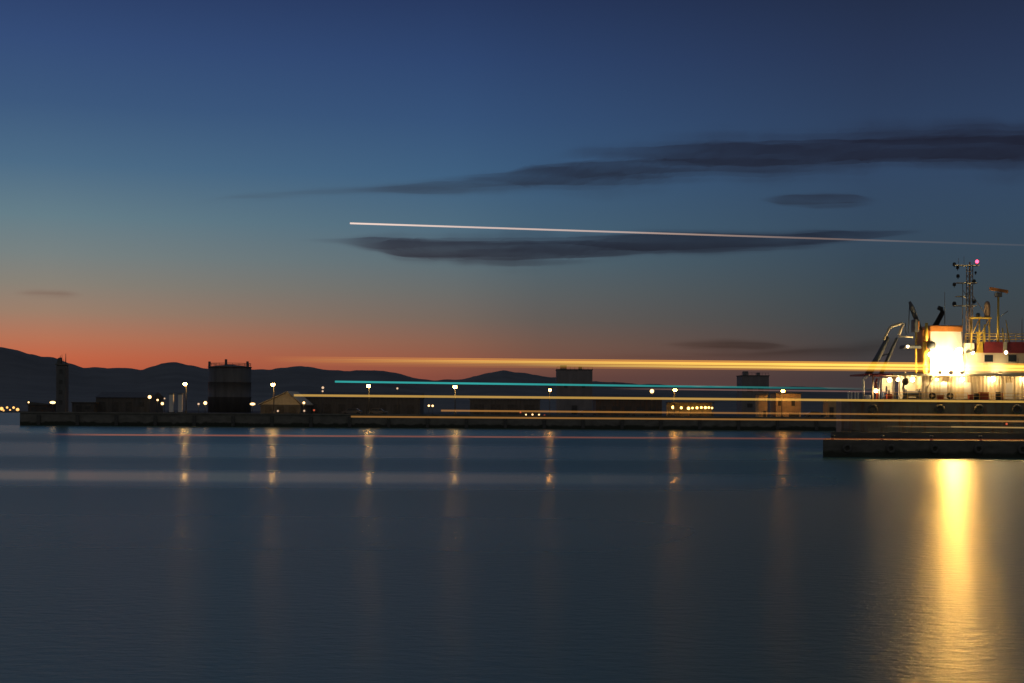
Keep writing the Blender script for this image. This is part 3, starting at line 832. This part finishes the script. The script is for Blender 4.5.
    xs0 = S(884, 398).x
    for zz in (.38, .74): r.tube([(xs0, SY + .15, dz + zz), (xr, SY + .15, dz + zz)], .022, 5)
    x = xs0
    while x < xr:
        r.tube([(x, SY + .15, dz - .1), (x, SY + .15, dz + .74)], .025, 5); x += 1.35
    r.build('main_deck_rail', M['yellow'], t)
    # winch on the after deck
    q = S(911.5, 394, 2.6)
    wn = MB().lathe((0, 0, 0), [(.55, -.7), (.55, -.62), (.34, -.6), (.34, .6), (.55, .62), (.55, .7)], 18)
    wn.v = [Vector((q.x + v.z, SY + 2.6 + v.x, dz + .62 + v.y)) for v in wn.v]
    wn.build('winch_drum', M['steel'], t)
    MB().bevbox(q.x - .9, q.x + .9, SY + 2.0, SY + 3.2, dz + .003, dz + .2).build('winch_bed', M['deck'], t)
    MB().bevbox(q.x + .72, q.x + 1.15, SY + 2.2, SY + 3.0, dz + .003, dz + 1.05).build('winch_motor', M['steel'], t)
    MB().tube([S(907, 398, 3), S(903, 388, 3), S(905, 377, 3)], [.2, .15, .1]).build('hose', M['rubber'], t)
    # small fittings that stand against the lit after deck
    for px, h, rr, dy in ((886.5, 1.5, .12, 2.2), (889.0, 1.1, .10, 2.6), (904.2, 1.25, .15, 2.0), (919.5, 1.15, .16, 1.7), (921.8, .9, .16, 1.9)):
        q = S(px, 398, dy)
        MB().lathe((q.x, q.y, dz + .003), [(rr, 0), (rr, h * .8), (rr * .6, h * .9), (rr * .5, h)], 10).build('gas_cylinder', M['steel'], t)
    MB().tube([S(877, 399, 1.3), S(877.3, 388, 1.3), S(875.5, 384, 1.3), S(877, 378.5, 1.3)], [.12, .1, .16, .1]).build('hoist', M['crate_red'], t)
    q = S(905.5, 381.5, 2.4); MB().ball(q, .42, 12).build('cable_reel', M['rubber'], t)
    MB().tube([S(905.5, 381.5, 2.4), S(905.5, 374.5, 2.4)], .06).build('reel_hanger', M['steel'], t)
    # ---- stern gantry and crane
    g1 = MB()
    for dy in (1.5, 7.0):
        g1.tube([S(868, 374.5, dy), S(878, 357, dy), S(887.5, 338, dy)], [.42, .36, .26], 6)
        g1.tube([S(881, 374.5, dy), S(889, 356, dy), S(897, 338, dy)], [.26, .22, .16], 6)
    g1.tube([S(887.5, 338, 1.5), S(887.5, 338, 7)], .2, 6)
    g1.tube([S(878, 357, 1.5), S(890, 353, 1.5)], .08, 6)
    g1.build('gantry_leg', M['steel'], t)
    MB().tube([S(884.2, 340, 1.4), S(889, 328.5, 1.4), S(891.5, 326.3, 1.4), S(898, 324.3, 1.4), S(902.5, 323.4, 1.4)], [.17, .17, .19, .17, .15], 8).build('gantry_arm', M['cream'], t)
    MB().tube([S(903, 323, 1.4), S(899, 335, 1.4)], .16, 8).build('hydraulic_ram', M['cream'], t)
    MB().tube([S(898.3, 336.4, 1.4), S(913, 337, 1.4)], .09, 8).build('crane_walkway', M['cream'], t)
    MB().tube([S(905, 323, 1.6), S(906.5, 337, 1.6)], .05, 6).build('crane_walkway_post', M['steel'], t)
    MB().tube([S(909.6, 301.5, 2.6), S(912, 308, 2.6), S(920.5, 330, 2.6)], [.14, .3, .24], 6).build('crane_jib', M['steel'], t)
    MB().tube([S(909.6, 302, 2.6), S(908.3, 333, 2.6)], .05, 5).build('crane_cable', M['steel'], t)
    a = S(919.5, 318); b = S(924.5, 331)
    cb = MB().bevbox(a.x, b.x, SY + 2, SY + 3.4, b.z, a.z, .08).build('crane_cab', M['steel'], t)
    MB().box(a.x + .42, b.x - .03, SY + 1.95, SY + 1.997, b.z + .25, a.z - .25).build('cab_window', M['orange'], cb)
    MB().tube([S(916, 374, 2.3), S(916, 326, 2.3)], [.13, .11]).build('crane_post', M['yellow'], t)
    MB().tube([S(926.5, 341, 1.8), S(926.5, 323, 1.8)], .17).build('crane_post', M['yellow'], t)
    MB().tube([S(924.5, 374, 1.8), S(924.5, 342, 1.8)], .22).build('crane_pedestal', M['yellow'], t)
    a = S(909, 341); b = S(934.5, 350)
    MB().bevbox(a.x, b.x - 1.0, SY + 1.6, SY + 4, b.z + .25, a.z - .35, .1).build('crane_engine', M['steel'], t)
    mbq = MB(); q = S(931, 345.5, 2.2); mbq.ball(q, .62, 12).build('crane_slew_motor', M['steel'], t)
    # ---- funnel casing, brightly lit
    a0, a1 = S(934.5, 375), S(968.5, 375); b0, b1 = S(935.5, 330.5), S(966.5, 330.5)
    zt = b0.z
    fm = MB(); fm.add([(a0.x, SY + 1.6, u + .143), (a1.x, SY + 1.6, u + .143), (b1.x, SY + 1.9, zt), (b0.x, SY + 1.9, zt), (a0.x, SY + 5.6, u + .143), (a1.x, SY + 5.6, u + .143), (b1.x, SY + 5.3, zt), (b0.x, SY + 5.3, zt)],
                      [(0, 1, 2, 3), (5, 4, 7, 6), (4, 0, 3, 7), (1, 5, 6, 2), (3, 2, 6, 7), (4, 5, 1, 0)])
    fn = fm.build('funnel', M['white'], t)
    MB().bevbox(b0.x - .15, b1.x + .15, SY + 1.7, SY + 5.5, zt + .003, S(950, 324.5).z, .1).build('funnel_cap', M['orange'], fn)
    q = S(942.8, 324); 
    MB().tube([(q.x, SY + 3, zt + .6), S(942.8, 312, 3), S(941.5, 309, 3), S(938, 307.5, 3)], [.34, .3, .28, .24], 10).build('exhaust_pipe', M['rubber'], fn)
    MB().tube([S(944.8, 324, 2.5), S(944.6, 292, 2.5)], [.05, .03], 5).build('whip_aerial', M['galv'], fn)
    q = S(930.5, 340)
    MB().box(S(927.8, 340).x, a0.x - .003, SY + 2.0, SY + 5, u + .143, S(930, 328).z).build('vent_trunk', M['orange'], t)
    # ---- bridge house
    x1 = S(1120, 360).x; x0 = S(969.5, 360).x
    zb = S(1000, 352.6).z
    br = MB().box(x0, x1, SY + 1.2, SY + 7.8, u + .143, zb).build('bridge_house', M['cream'], t)
    for (p, q2) in ((988, 996.5), (1012, 1020), (1030, 1042), (1050, 1062)):
        a, b = S(p, 354.5), S(q2, 361.5)
        w = MB().box(a.x, b.x, SY + 1.15, SY + 1.197, b.z, a.z).build('window', M['glass'], br)
    # bridge deck parapet, dark red, with a yellow raked wing stay
    zp = S(1000, 341.5).z
    a = S(987, 345)
    MB().prism([(a.x - .25, zb + .003), (x1, zb + .003), (x1, zp), (a.x, zp)], 'y', SY + .9, SY + 7.5).build('parapet', M['red'], t)
    MB().box(S(1005.8, 345).x, S(1009.5, 345).x, SY + .8, SY + .897, zb + .02, zp - .02).build('parapet_panel', M['cream'], t)
    y0 = S(979, 352.6); y1 = S(985.8, 352.6); y2 = S(985.5, 341); y3 = S(982.5, 341)
    MB().prism([(y0.x, zb + .003), (y1.x, zb + .003), (y2.x, zp), (y3.x, zp)], 'y', SY + .86, SY + 1.3).build('wing_stay', M['yellow'], t)
    # white lower roof block left of the wing stay
    MB().box(x0 + .003, y0.x - .05, SY + 1.5, SY + 6.5, zb + .003, S(975, 342.5).z).build('chart_house', M['white'], t)
    # bridge rails
    r = MB()
    xs0 = S(968, 335).x
    zr0 = zp + .02
    for py in (333.3, 336, 339): 
        z = S(1000, py).z; r.tube([(xs0, SY + 1.0, z), (x1, SY + 1.0, z)], .035, 5)
    for px in (968, 974, 980, 992, 1001, 1010, 1019, 1030, 1042):
        q = S(px, 333.3); r.tube([(q.x, SY + 1.0, zp - 1.0 if px < 985 else zp - .1), (q.x, SY + 1.0, S(1000, 333.3).z)], .035, 5)
    r.build('bridge_rail', M['yellow'], t)
    gate = MB()
    for px in (981, 986.5): 
        q = S(px, 333); gate.box(q.x - .08, q.x + .08, SY + .9, SY + 1.02, zp - .2, S(1000, 332).z)
    gate.tube([S(984.7, 342, .95), S(984.7, 324.5, .95)], .09, 6)
    for py in (332.3, 337): 
        z = S(1000, py).z; gate.box(S(981, 1).x, S(986.5, 1).x, SY + .92, SY + 1.0, z - .08, z + .08)
    gate.build('signal_post', M['yellow'], t)
    # ---- lattice mast
    D = 4.6
    ms = t
    mm = MB()
    foot = zp
    for px, top, r0 in ((969.8, 262, .12), (966.6, 266, .06), (972.8, 266, .06), (962.8, 283, .05)):
        q = S(px, top, D); mm.tube([(q.x, SY + D, zb), (q.x, SY + D, q.z)], [r0, r0 * .8], 6)
    for py in range(270, 332, 6):
        mm.tube([S(966.6, py, D), S(972.8, py + 6, D)], .03, 4); mm.tube([S(972.8, py, D), S(966.6, py + 6, D)], .03, 4)
        mm.tube([S(966.6, py, D), S(972.8, py, D)], .03, 4)
    mm.tube([S(973, 296, D), S(984, 312, D), S(989, 330, D)], .045, 5)
    mm.tube([S(962.8, 290, D), S(967, 296, D)], .03, 4)
    mo = mm.build('mast', M['brown'], t)
    for py, xa, xb in ((265.5, 954, 978), (283, 956, 976.5), (305.8, 953.5, 975.5), (296.5, 956, 967)):
        a, b = S(xa, py, D), S(xb, py, D)
        MB().box(a.x, b.x, SY + D - .4, SY + D + .4, a.z - .05, a.z + .05).build('mast_platform', M['cream'], mo)
    for px, py, rr in ((954.3, 264.2, .2), (957.6, 267.6, .18), (958, 276, .2), (954.3, 284.4, .2), (974, 281.3, .22), (975.6, 272.5, .13), (954.3, 303.7, .24), (974, 301.4, .22), (978, 315.2, .25)):
        q = S(px, py, D)
        am = MB().lathe((q.x, q.y, q.z - rr), [(.05, -.15), (.05, 0), (rr, .03), (rr, rr * 1.4), (rr * .6, rr * 2)], 10).build('navigation_lamp', M['rubber'], mo)
    for px, py in ((954.3, 267), (958, 279), (975.6, 275), (978, 318)):
        pass
    q0 = S(976.6, 265, D)
    MB().tube([(q0.x, SY + D, q0.z), (q0.x, SY + D, q0.z + .3)], .06, 6).build('light_post', M['brown'], mo)
    q = S(977, 261.6, D); MB().ball(q, .2, 12).build('red_mast_light', M['mast_lamp'], mo)
    for px, h0, h1 in ((958.5, 264, 258), (964, 264, 256.5)):
        MB().tube([S(px, h0, D), S(px, h1, D)], .025, 4).build('whip_aerial', M['galv'], mo)
    # table frame behind the bridge front with a dome on it
    fr = MB()
    z = S(980, 318, 3).z
    for px in (971.2, 979.5, 989.5):
        q = S(px, 318, 3); fr.tube([(q.x, SY + 3, zb), (q.x, SY + 3, z)], .085, 6)
    fr.box(S(970, 318, 3).x, S(990.8, 318, 3).x, SY + 2.7, SY + 3.5, z - .08, z + .08)
    fr.tube([S(971.2, 336, 3), S(979.5, 319, 3)], .05, 5); fr.tube([S(979.5, 336, 3), S(989.5, 319, 3)], .05, 5)
    fr.build('aerial_frame', M['yellow'], t)
    q = S(987.2, 318, 3.1)
    MB().lathe((q.x, q.y, q.z + .08), [(.30, 0), (.34, .4), (.34, 1.3), (.26, 1.7), (.1, 1.85)], 14).build('satellite_dome', M['brown'], t)
    # radar
    q = S(998.3, 297, 2)
    rp = MB().tube([(q.x, SY + 2, zb), (q.x, SY + 2, q.z)], [.15, .12], 10).build('radar_post', M['yellow'], t)
    MB().bevbox(q.x - .34, q.x + .34, SY + 1.65, SY + 2.35, q.z + .003, S(998, 292.4, 2).z, .06).build('radar_motor', M['steel'], rp)
    a, b = S(989.5, 288.6, 2), S(1008.3, 291.6, 2)
    sb = MB(); e = .17
    sb.add([(a.x, SY + 1.75, a.z - e), (b.x, SY + 2.0, b.z - e), (b.x, SY + 2.25, b.z - e), (a.x, SY + 2.05, a.z - e), (a.x, SY + 1.75, a.z + e), (b.x, SY + 2.0, b.z + e), (b.x, SY + 2.25, b.z + e), (a.x, SY + 2.05, a.z + e)],
           [(0, 3, 2, 1), (4, 5, 6, 7), (0, 1, 5, 4), (1, 2, 6, 5), (2, 3, 7, 6), (3, 0, 4, 7)])
    sb.build('radar_scanner', M['orange'], rp)
    MB().tube([S(999.5, 317, 2), S(1008, 311, 2)], .05, 5).build('radar_bracket', M['galv'], rp)
    MB().tube([S(1009.5, 342, 1.5), S(1005.8, 320, 1.5)], [.08, .04], 5).build('whip_aerial', M['yellow'], t)
    MB().tube([S(1003.5, 342, 1.5), S(1002.5, 328, 1.5)], [.08, .07], 5).build('bell_post', M['yellow'], t)
    MB().tube([S(1022, 342, 2.5), S(1022, 318, 2.5)], [.06, .03], 5).build('whip_aerial', M['galv'], t)
    # ---- lamps of the ship
    def flood(px, py, dy, r, m, aim=(0, -1, -.25), name='floodlight'):
        c = S(px, py, dy); d = Vector(aim).normalized()
        side = d.cross(Vector((0, 0, 1))).normalized(); up = side.cross(d)
        def ring(rad, off): return [c + d * off + (side * math.cos(2 * PI * k / 14) + up * math.sin(2 * PI * k / 14)) * rad for k in range(14)]
        hs = MB(); rings = [ring(r * .45, -r * 1.1), ring(r * 1.08, -.02), ring(r * 1.12, .06)]
        vs = sum(rings, [])
        fs = [(i * 14 + k, i * 14 + (k + 1) % 14, (i + 1) * 14 + (k + 1) % 14, (i + 1) * 14 + k) for i in range(2) for k in range(14)] + [tuple(range(14))]
        hs.add(vs, fs)
        o = hs.build(name, M['white'], t)
        gl = MB().add([c + d * .07] + ring(r, .02), [(0, 1 + k, 1 + (k + 1) % 14) for k in range(14)], True)
        gl.build('lamp', M[m], o)
        return o
    flood(959, 351, .55, .34, 'flood', (-.10, -1, -.35))
    flood(954, 361, .6, .26, 'flood', (-.2, -1, -.3))
    # work lamps that wash the casing itself
    flood(951, 372.6, -.3, .26, 'work', (0, .9, .75), 'work_lamp')
    flood(962, 372.6, -.3, .2, 'work', (0, .9, .9), 'work_lamp')
    flood(976, 341.5, 2.4, .14, 'bridge_lamp', (-.1, .35, 1), 'work_lamp')
    flood(994, 340.5, 1.6, .07, 'bridge_lamp', (.1, .2, 1), 'work_lamp')
    flood(1000, 372.3, .2, .10, 'bridge_lamp', (.1, .8, 1), 'work_lamp')
    flood(905, 372.5, .2, .09, 'bridge_lamp', (0.2, .6, 1), 'work_lamp')
    flood(940, 372.6, -.3, .22, 'work', (0, .9, .6), 'work_lamp')
    flood(1006, 352.3, .5, .15, 'bridge_lamp', (0, -1, -.3))
    flood(972.8, 353, .7, .13, 'bridge_lamp', (0, -1, -.5))
    def bulk(px, py, dy, r, m='deck_lamp'):
        c = S(px, py, dy)
        o = MB().bevbox(c.x - r, c.x + r, c.y - .1, c.y + .22, c.z + r * .8, c.z + r * .8 + .1, .02).build('lamp_bracket', M['white'], t)
        MB().ball(c, r, 12).build('lamp', M[m], o)
    bulk(962, 379.4, 1.1, .24); bulk(937, 379.4, 1.3, .13); bulk(993, 379.2, 1.1, .26); bulk(1025, 379.4, 1.1, .24); bulk(1056, 379.4, 1.1, .24)
    bulk(889.5, 380, 3.4, .24); bulk(912.5, 379.6, 2.6, .24); bulk(876, 390.8, 1.0, .2); bulk(898, 379.5, 3.4, .18)
    bulk(930.5, 354.5, 1.2, .24); bulk(907.7, 346.5, 1.2, .12)
    q = S(1006, 423)
    o = MB().bevbox(q.x - .15, q.x + .15, SY - .16, SY - .003, q.z - .15, q.z + .3, .03).build('hull_lamp_box', M['deck'], t)
    MB().ball((q.x, SY - .2, q.z - .1), .13, 10).build('lamp', M['lamp_red'], o)
    return dz
DZ = ship()

# ---- loose gear on the ship's deck
def on_deck(px, dy): q = S(px, 398, dy); return (q.x, SY + dy, DZ + .005)
def crate(px, w, h, m, label, group='crates on the ship deck', dy=.75):
    x, y, z = on_deck(px, dy)
    t = thing('crate', label, 'crate', (x, y, z), group)
    MB().bevbox(x - w / 2, x + w / 2, y - .35, y + .35, z, z + h - .09, .03).build('box', M[m], t)
    MB().bevbox(x - w / 2 - .04, x + w / 2 + .04, y - .39, y + .39, z + h - .087, z + h, .03).build('lid', M[m], t)
def drum(px, m, label, h=.85, dy=.75):
    x, y, z = on_deck(px, dy)
    o = MB().lathe((x, y, z), [(.28, 0), (.28, h * .32), (.30, h * .34), (.28, h * .36), (.28, h * .64), (.30, h * .66), (.28, h * .68), (.28, h), (.25, h + .001), (.25, h - .03)], 16).build('drum', M[m], base=(x, y, z))
    tag(o, label, 'drum', 'drums on the ship deck')
def tyre(px, label, dy=.62):
    x, y, z = on_deck(px, dy)
    o = MB().torus((x, y, z + .4), .27, .13).build('tyre', M['rubber'], base=(x, y, z))
    tag(o, label, 'tyre', 'tyres leaning on the ship deck')
crate(983.6, .95, .85, 'crate_red', 'widest red crate on the ship deck under the right hand wall lamp')
crate(970.5, .45, .55, 'crate_red', 'small red crate on the ship deck, left of the dark drum')
drum(976.5, 'rubber', 'black drum between the small red crate and the wide red crate on deck', .75)
drum(998.0, 'rubber', 'dark drum standing alone right of the wide red crate on deck', .9)
drum(1000.3, 'crate_red', 'red drum on deck squeezed beside the dark drum', .8, 1.15)
crate(940.5, .6, .5, 'crate_red', 'low red crate on deck between two standing tyres')
tyre(932.3, 'black tyre standing on deck nearest the stern bulkhead')
tyre(950.0, 'black tyre standing on deck right of the low red crate')
drum(884.5, 'blue', 'blue drum on the cluttered lit stern deck', .85, 1.6)
crate(888.8, .55, .6, 'crate_red', 'small red crate beside the blue drum on the stern deck', 'crates on the ship deck', 1.2)
crate(867.8, .5, .45, 'white', 'small white crate beside the bent davit at the stern', 'crates on the ship deck', 1.2)

# ------------------------------------------------------------------ light streaks of the passing boat and the aircraft
def streak_mat(name, col, s0, s1, xa, xb, tail=None):
    """Light hung in the air: adds its glow to what lies behind it; s0 > s1 along the run from xa to xb."""
    m = bpy.data.materials.new(name); m.use_nodes = True
    nt = m.node_tree; nt.nodes.clear()
    o = N(nt, 'ShaderNodeOutputMaterial'); e = N(nt, 'ShaderNodeEmission'); tr = N(nt, 'ShaderNodeBsdfTransparent'); ad = N(nt, 'ShaderNodeAddShader')
    g = N(nt, 'ShaderNodeTexCoord'); sx = N(nt, 'ShaderNodeSeparateXYZ')
    nt.links.new(g.outputs['Generated'], sx.inputs[0])
    r = N(nt, 'ShaderNodeValToRGB'); cr = r.color_ramp
    pts = tail or [(0, s0), (1, s1)]
    mxs = max(p[1] for p in pts)
    while len(cr.elements) < len(pts): cr.elements.new(0.5)
    for i, (p, v) in enumerate(pts):
        cr.elements[i].position = p; v /= mxs; cr.elements[i].color = (v, v, v, 1)
    nt.links.new(sx.outputs['X'], r.inputs['Fac'])
    nz = N(nt, 'ShaderNodeTexNoise'); nz.inputs['Scale'].default_value = 6; nz.noise_dimensions = '1D'
    nt.links.new(sx.outputs['X'], nz.inputs['W'])
    mu = N(nt, 'ShaderNodeMath', operation='MULTIPLY'); m2 = N(nt, 'ShaderNodeMath', operation='MULTIPLY_ADD')
    m2.inputs[1].default_value = 0.4; m2.inputs[2].default_value = 0.8
    nt.links.new(nz.outputs['Fac'], m2.inputs[0])
    sc2 = N(nt, 'ShaderNodeMath', operation='MULTIPLY'); sc2.inputs[1].default_value = mxs
    nt.links.new(r.outputs['Color'], mu.inputs[0]); nt.links.new(m2.outputs[0], mu.inputs[1]); nt.links.new(mu.outputs[0], sc2.inputs[0])
    e.inputs['Color'].default_value = (*col, 1)
    nt.links.new(sc2.outputs[0], e.inputs['Strength'])
    nt.links.new(tr.outputs[0], ad.inputs[0]); nt.links.new(e.outputs[0], ad.inputs[1]); nt.links.new(ad.outputs[0], o.inputs['Surface'])
    return m

BY = 100.0     # the passing boat's track
def run(mb, xa, ya, xb, yb, r, Y=BY, n=24):
    pts = [P(xa + (xb - xa) * i / n, ya + (yb - ya) * i / n, Y) for i in range(n + 1)]
    return mb.tube(pts, r, 8)
GRP = 'light streaks of the passing boat'
PXM = BY / FPX
def streak(label, xa, ya, xb, yb, wpx, col, pts):
    m = streak_mat('streak_glow', col, 0, 0, 0, 0, pts)
    o = run(MB(), xa, ya, xb, yb, wpx * PXM / 2).build('light_streak', m, base=P(xa, ya, BY))
    tag(o, label, 'light streak', GRP)
    return o
# broad bundle at the top
bt = thing('light_streak', 'broad bundle of orange and yellow light streaks crossing in front of the ship', 'light streak', P(262, 361, BY), GRP)
for (ya, yb, w, col, pts) in (
    (357.4, 365.4, 2.6, (1.0, .42, .03), [(0, 0.0), (.1, .05), (.3, .16), (.6, .28), (1, .40)]),
    (359.4, 367.4, 2.2, (1.0, .62, .08), [(0, 0.0), (.1, .05), (.3, .24), (.6, .52), (1, .90)]),
    (361.1, 369.1, 1.6, (1.0, .50, .03), [(0, 0.0), (.1, .05), (.3, .12), (.6, .24), (1, .36)]),
    (362.6, 370.6, 1.9, (1.0, .64, .10), [(0, 0.0), (.1, .015), (.3, .05), (.6, .42), (1, .85)]),
    (364.3, 372.3, 2.2, (1.0, .40, .03), [(0, 0.0), (.1, .01), (.3, .04), (.6, .13), (1, .24)])):
    run(MB(), 262, ya, 1100, yb, w * PXM / 2).build('strand', streak_mat('strand_glow', col, 0, 0, 0, 0, pts), bt)
streak('thin turquoise light streak fading out before it reaches the ship', 335, 381.6, 875, 389.0, 1.9, (.04, .64, .60), [(0, .25), (.3, .27), (.55, .20), (.75, .11), (.9, .06), (1, 0)])
streak('faint pink thread of light just below the turquoise streak', 610, 388.6, 960, 392.6, 1.4, (1, .5, .4), [(0, 0), (.2, .07), (.7, .07), (1, 0)])
streak('pale yellow light streak level with the ship deck edge', 294, 395.3, 1100, 402.4, 2.2, (1.0, .57, .11), [(0, .22), (.3, .22), (1, .26)])
streak('orange light streak starting mid quay, upper of the close pair', 441, 410.6, 1100, 416.0, 1.7, (1.0, .44, .10), [(0, .14), (.5, .11), (1, .10)])
streak('long orange light streak along the quay, lower of the close pair', 351, 416.6, 1100, 421.9, 1.7, (1.0, .46, .11), [(0, .12), (.5, .13), (1, .15)])
streak('short yellow streak low on the ship hull, rightmost and shortest', 951, 426.8, 1100, 428.6, 1.4, (1.0, .60, .2), [(0, .14), (1, .2)])
streak('dim brown streak low on the ship hull just left of the short yellow one', 880, 426.4, 950, 427.0, 1.2, (1.0, .5, .2), [(0, 0), (.5, .05), (1, .06)])
streak('thin red light streak low over the water across the whole picture', 42, 434.4, 1100, 440.4, 1.5, (1.0, .22, .03), [(0, 0), (.06, .105), (.3, .09), (.6, .065), (1, .05)])
# aircraft trail, far up
AY = 3000.0
am = streak_mat('aircraft_glow', (1.0, .66, .48), 0, 0, 0, 0, [(0, .40), (.15, .30), (.45, .17), (.62, .08), (.78, .025), (1, .008)])
ap = run(MB(), 350, 223.3, 1080, 247.0, 1.7 * AY / FPX / 2, AY).build('light_streak', am, base=P(350, 223, AY))
tag(ap, 'thin pale orange aircraft light streak crossing the sky above the clouds', 'light streak')

# ------------------------------------------------------------------ render settings
sc.render.engine = 'CYCLES'
sc.cycles.use_denoising = True
sc.cycles.max_bounces = 6
sc.cycles.transparent_max_bounces = 40
sc.cycles.volume_bounces = 0
sc.cycles.sample_clamp_indirect = 4.0
sc.view_settings.view_transform = 'Standard'
sc.view_settings.look = 'None'
sc.view_settings.exposure = 0
sc.view_settings.gamma = 1
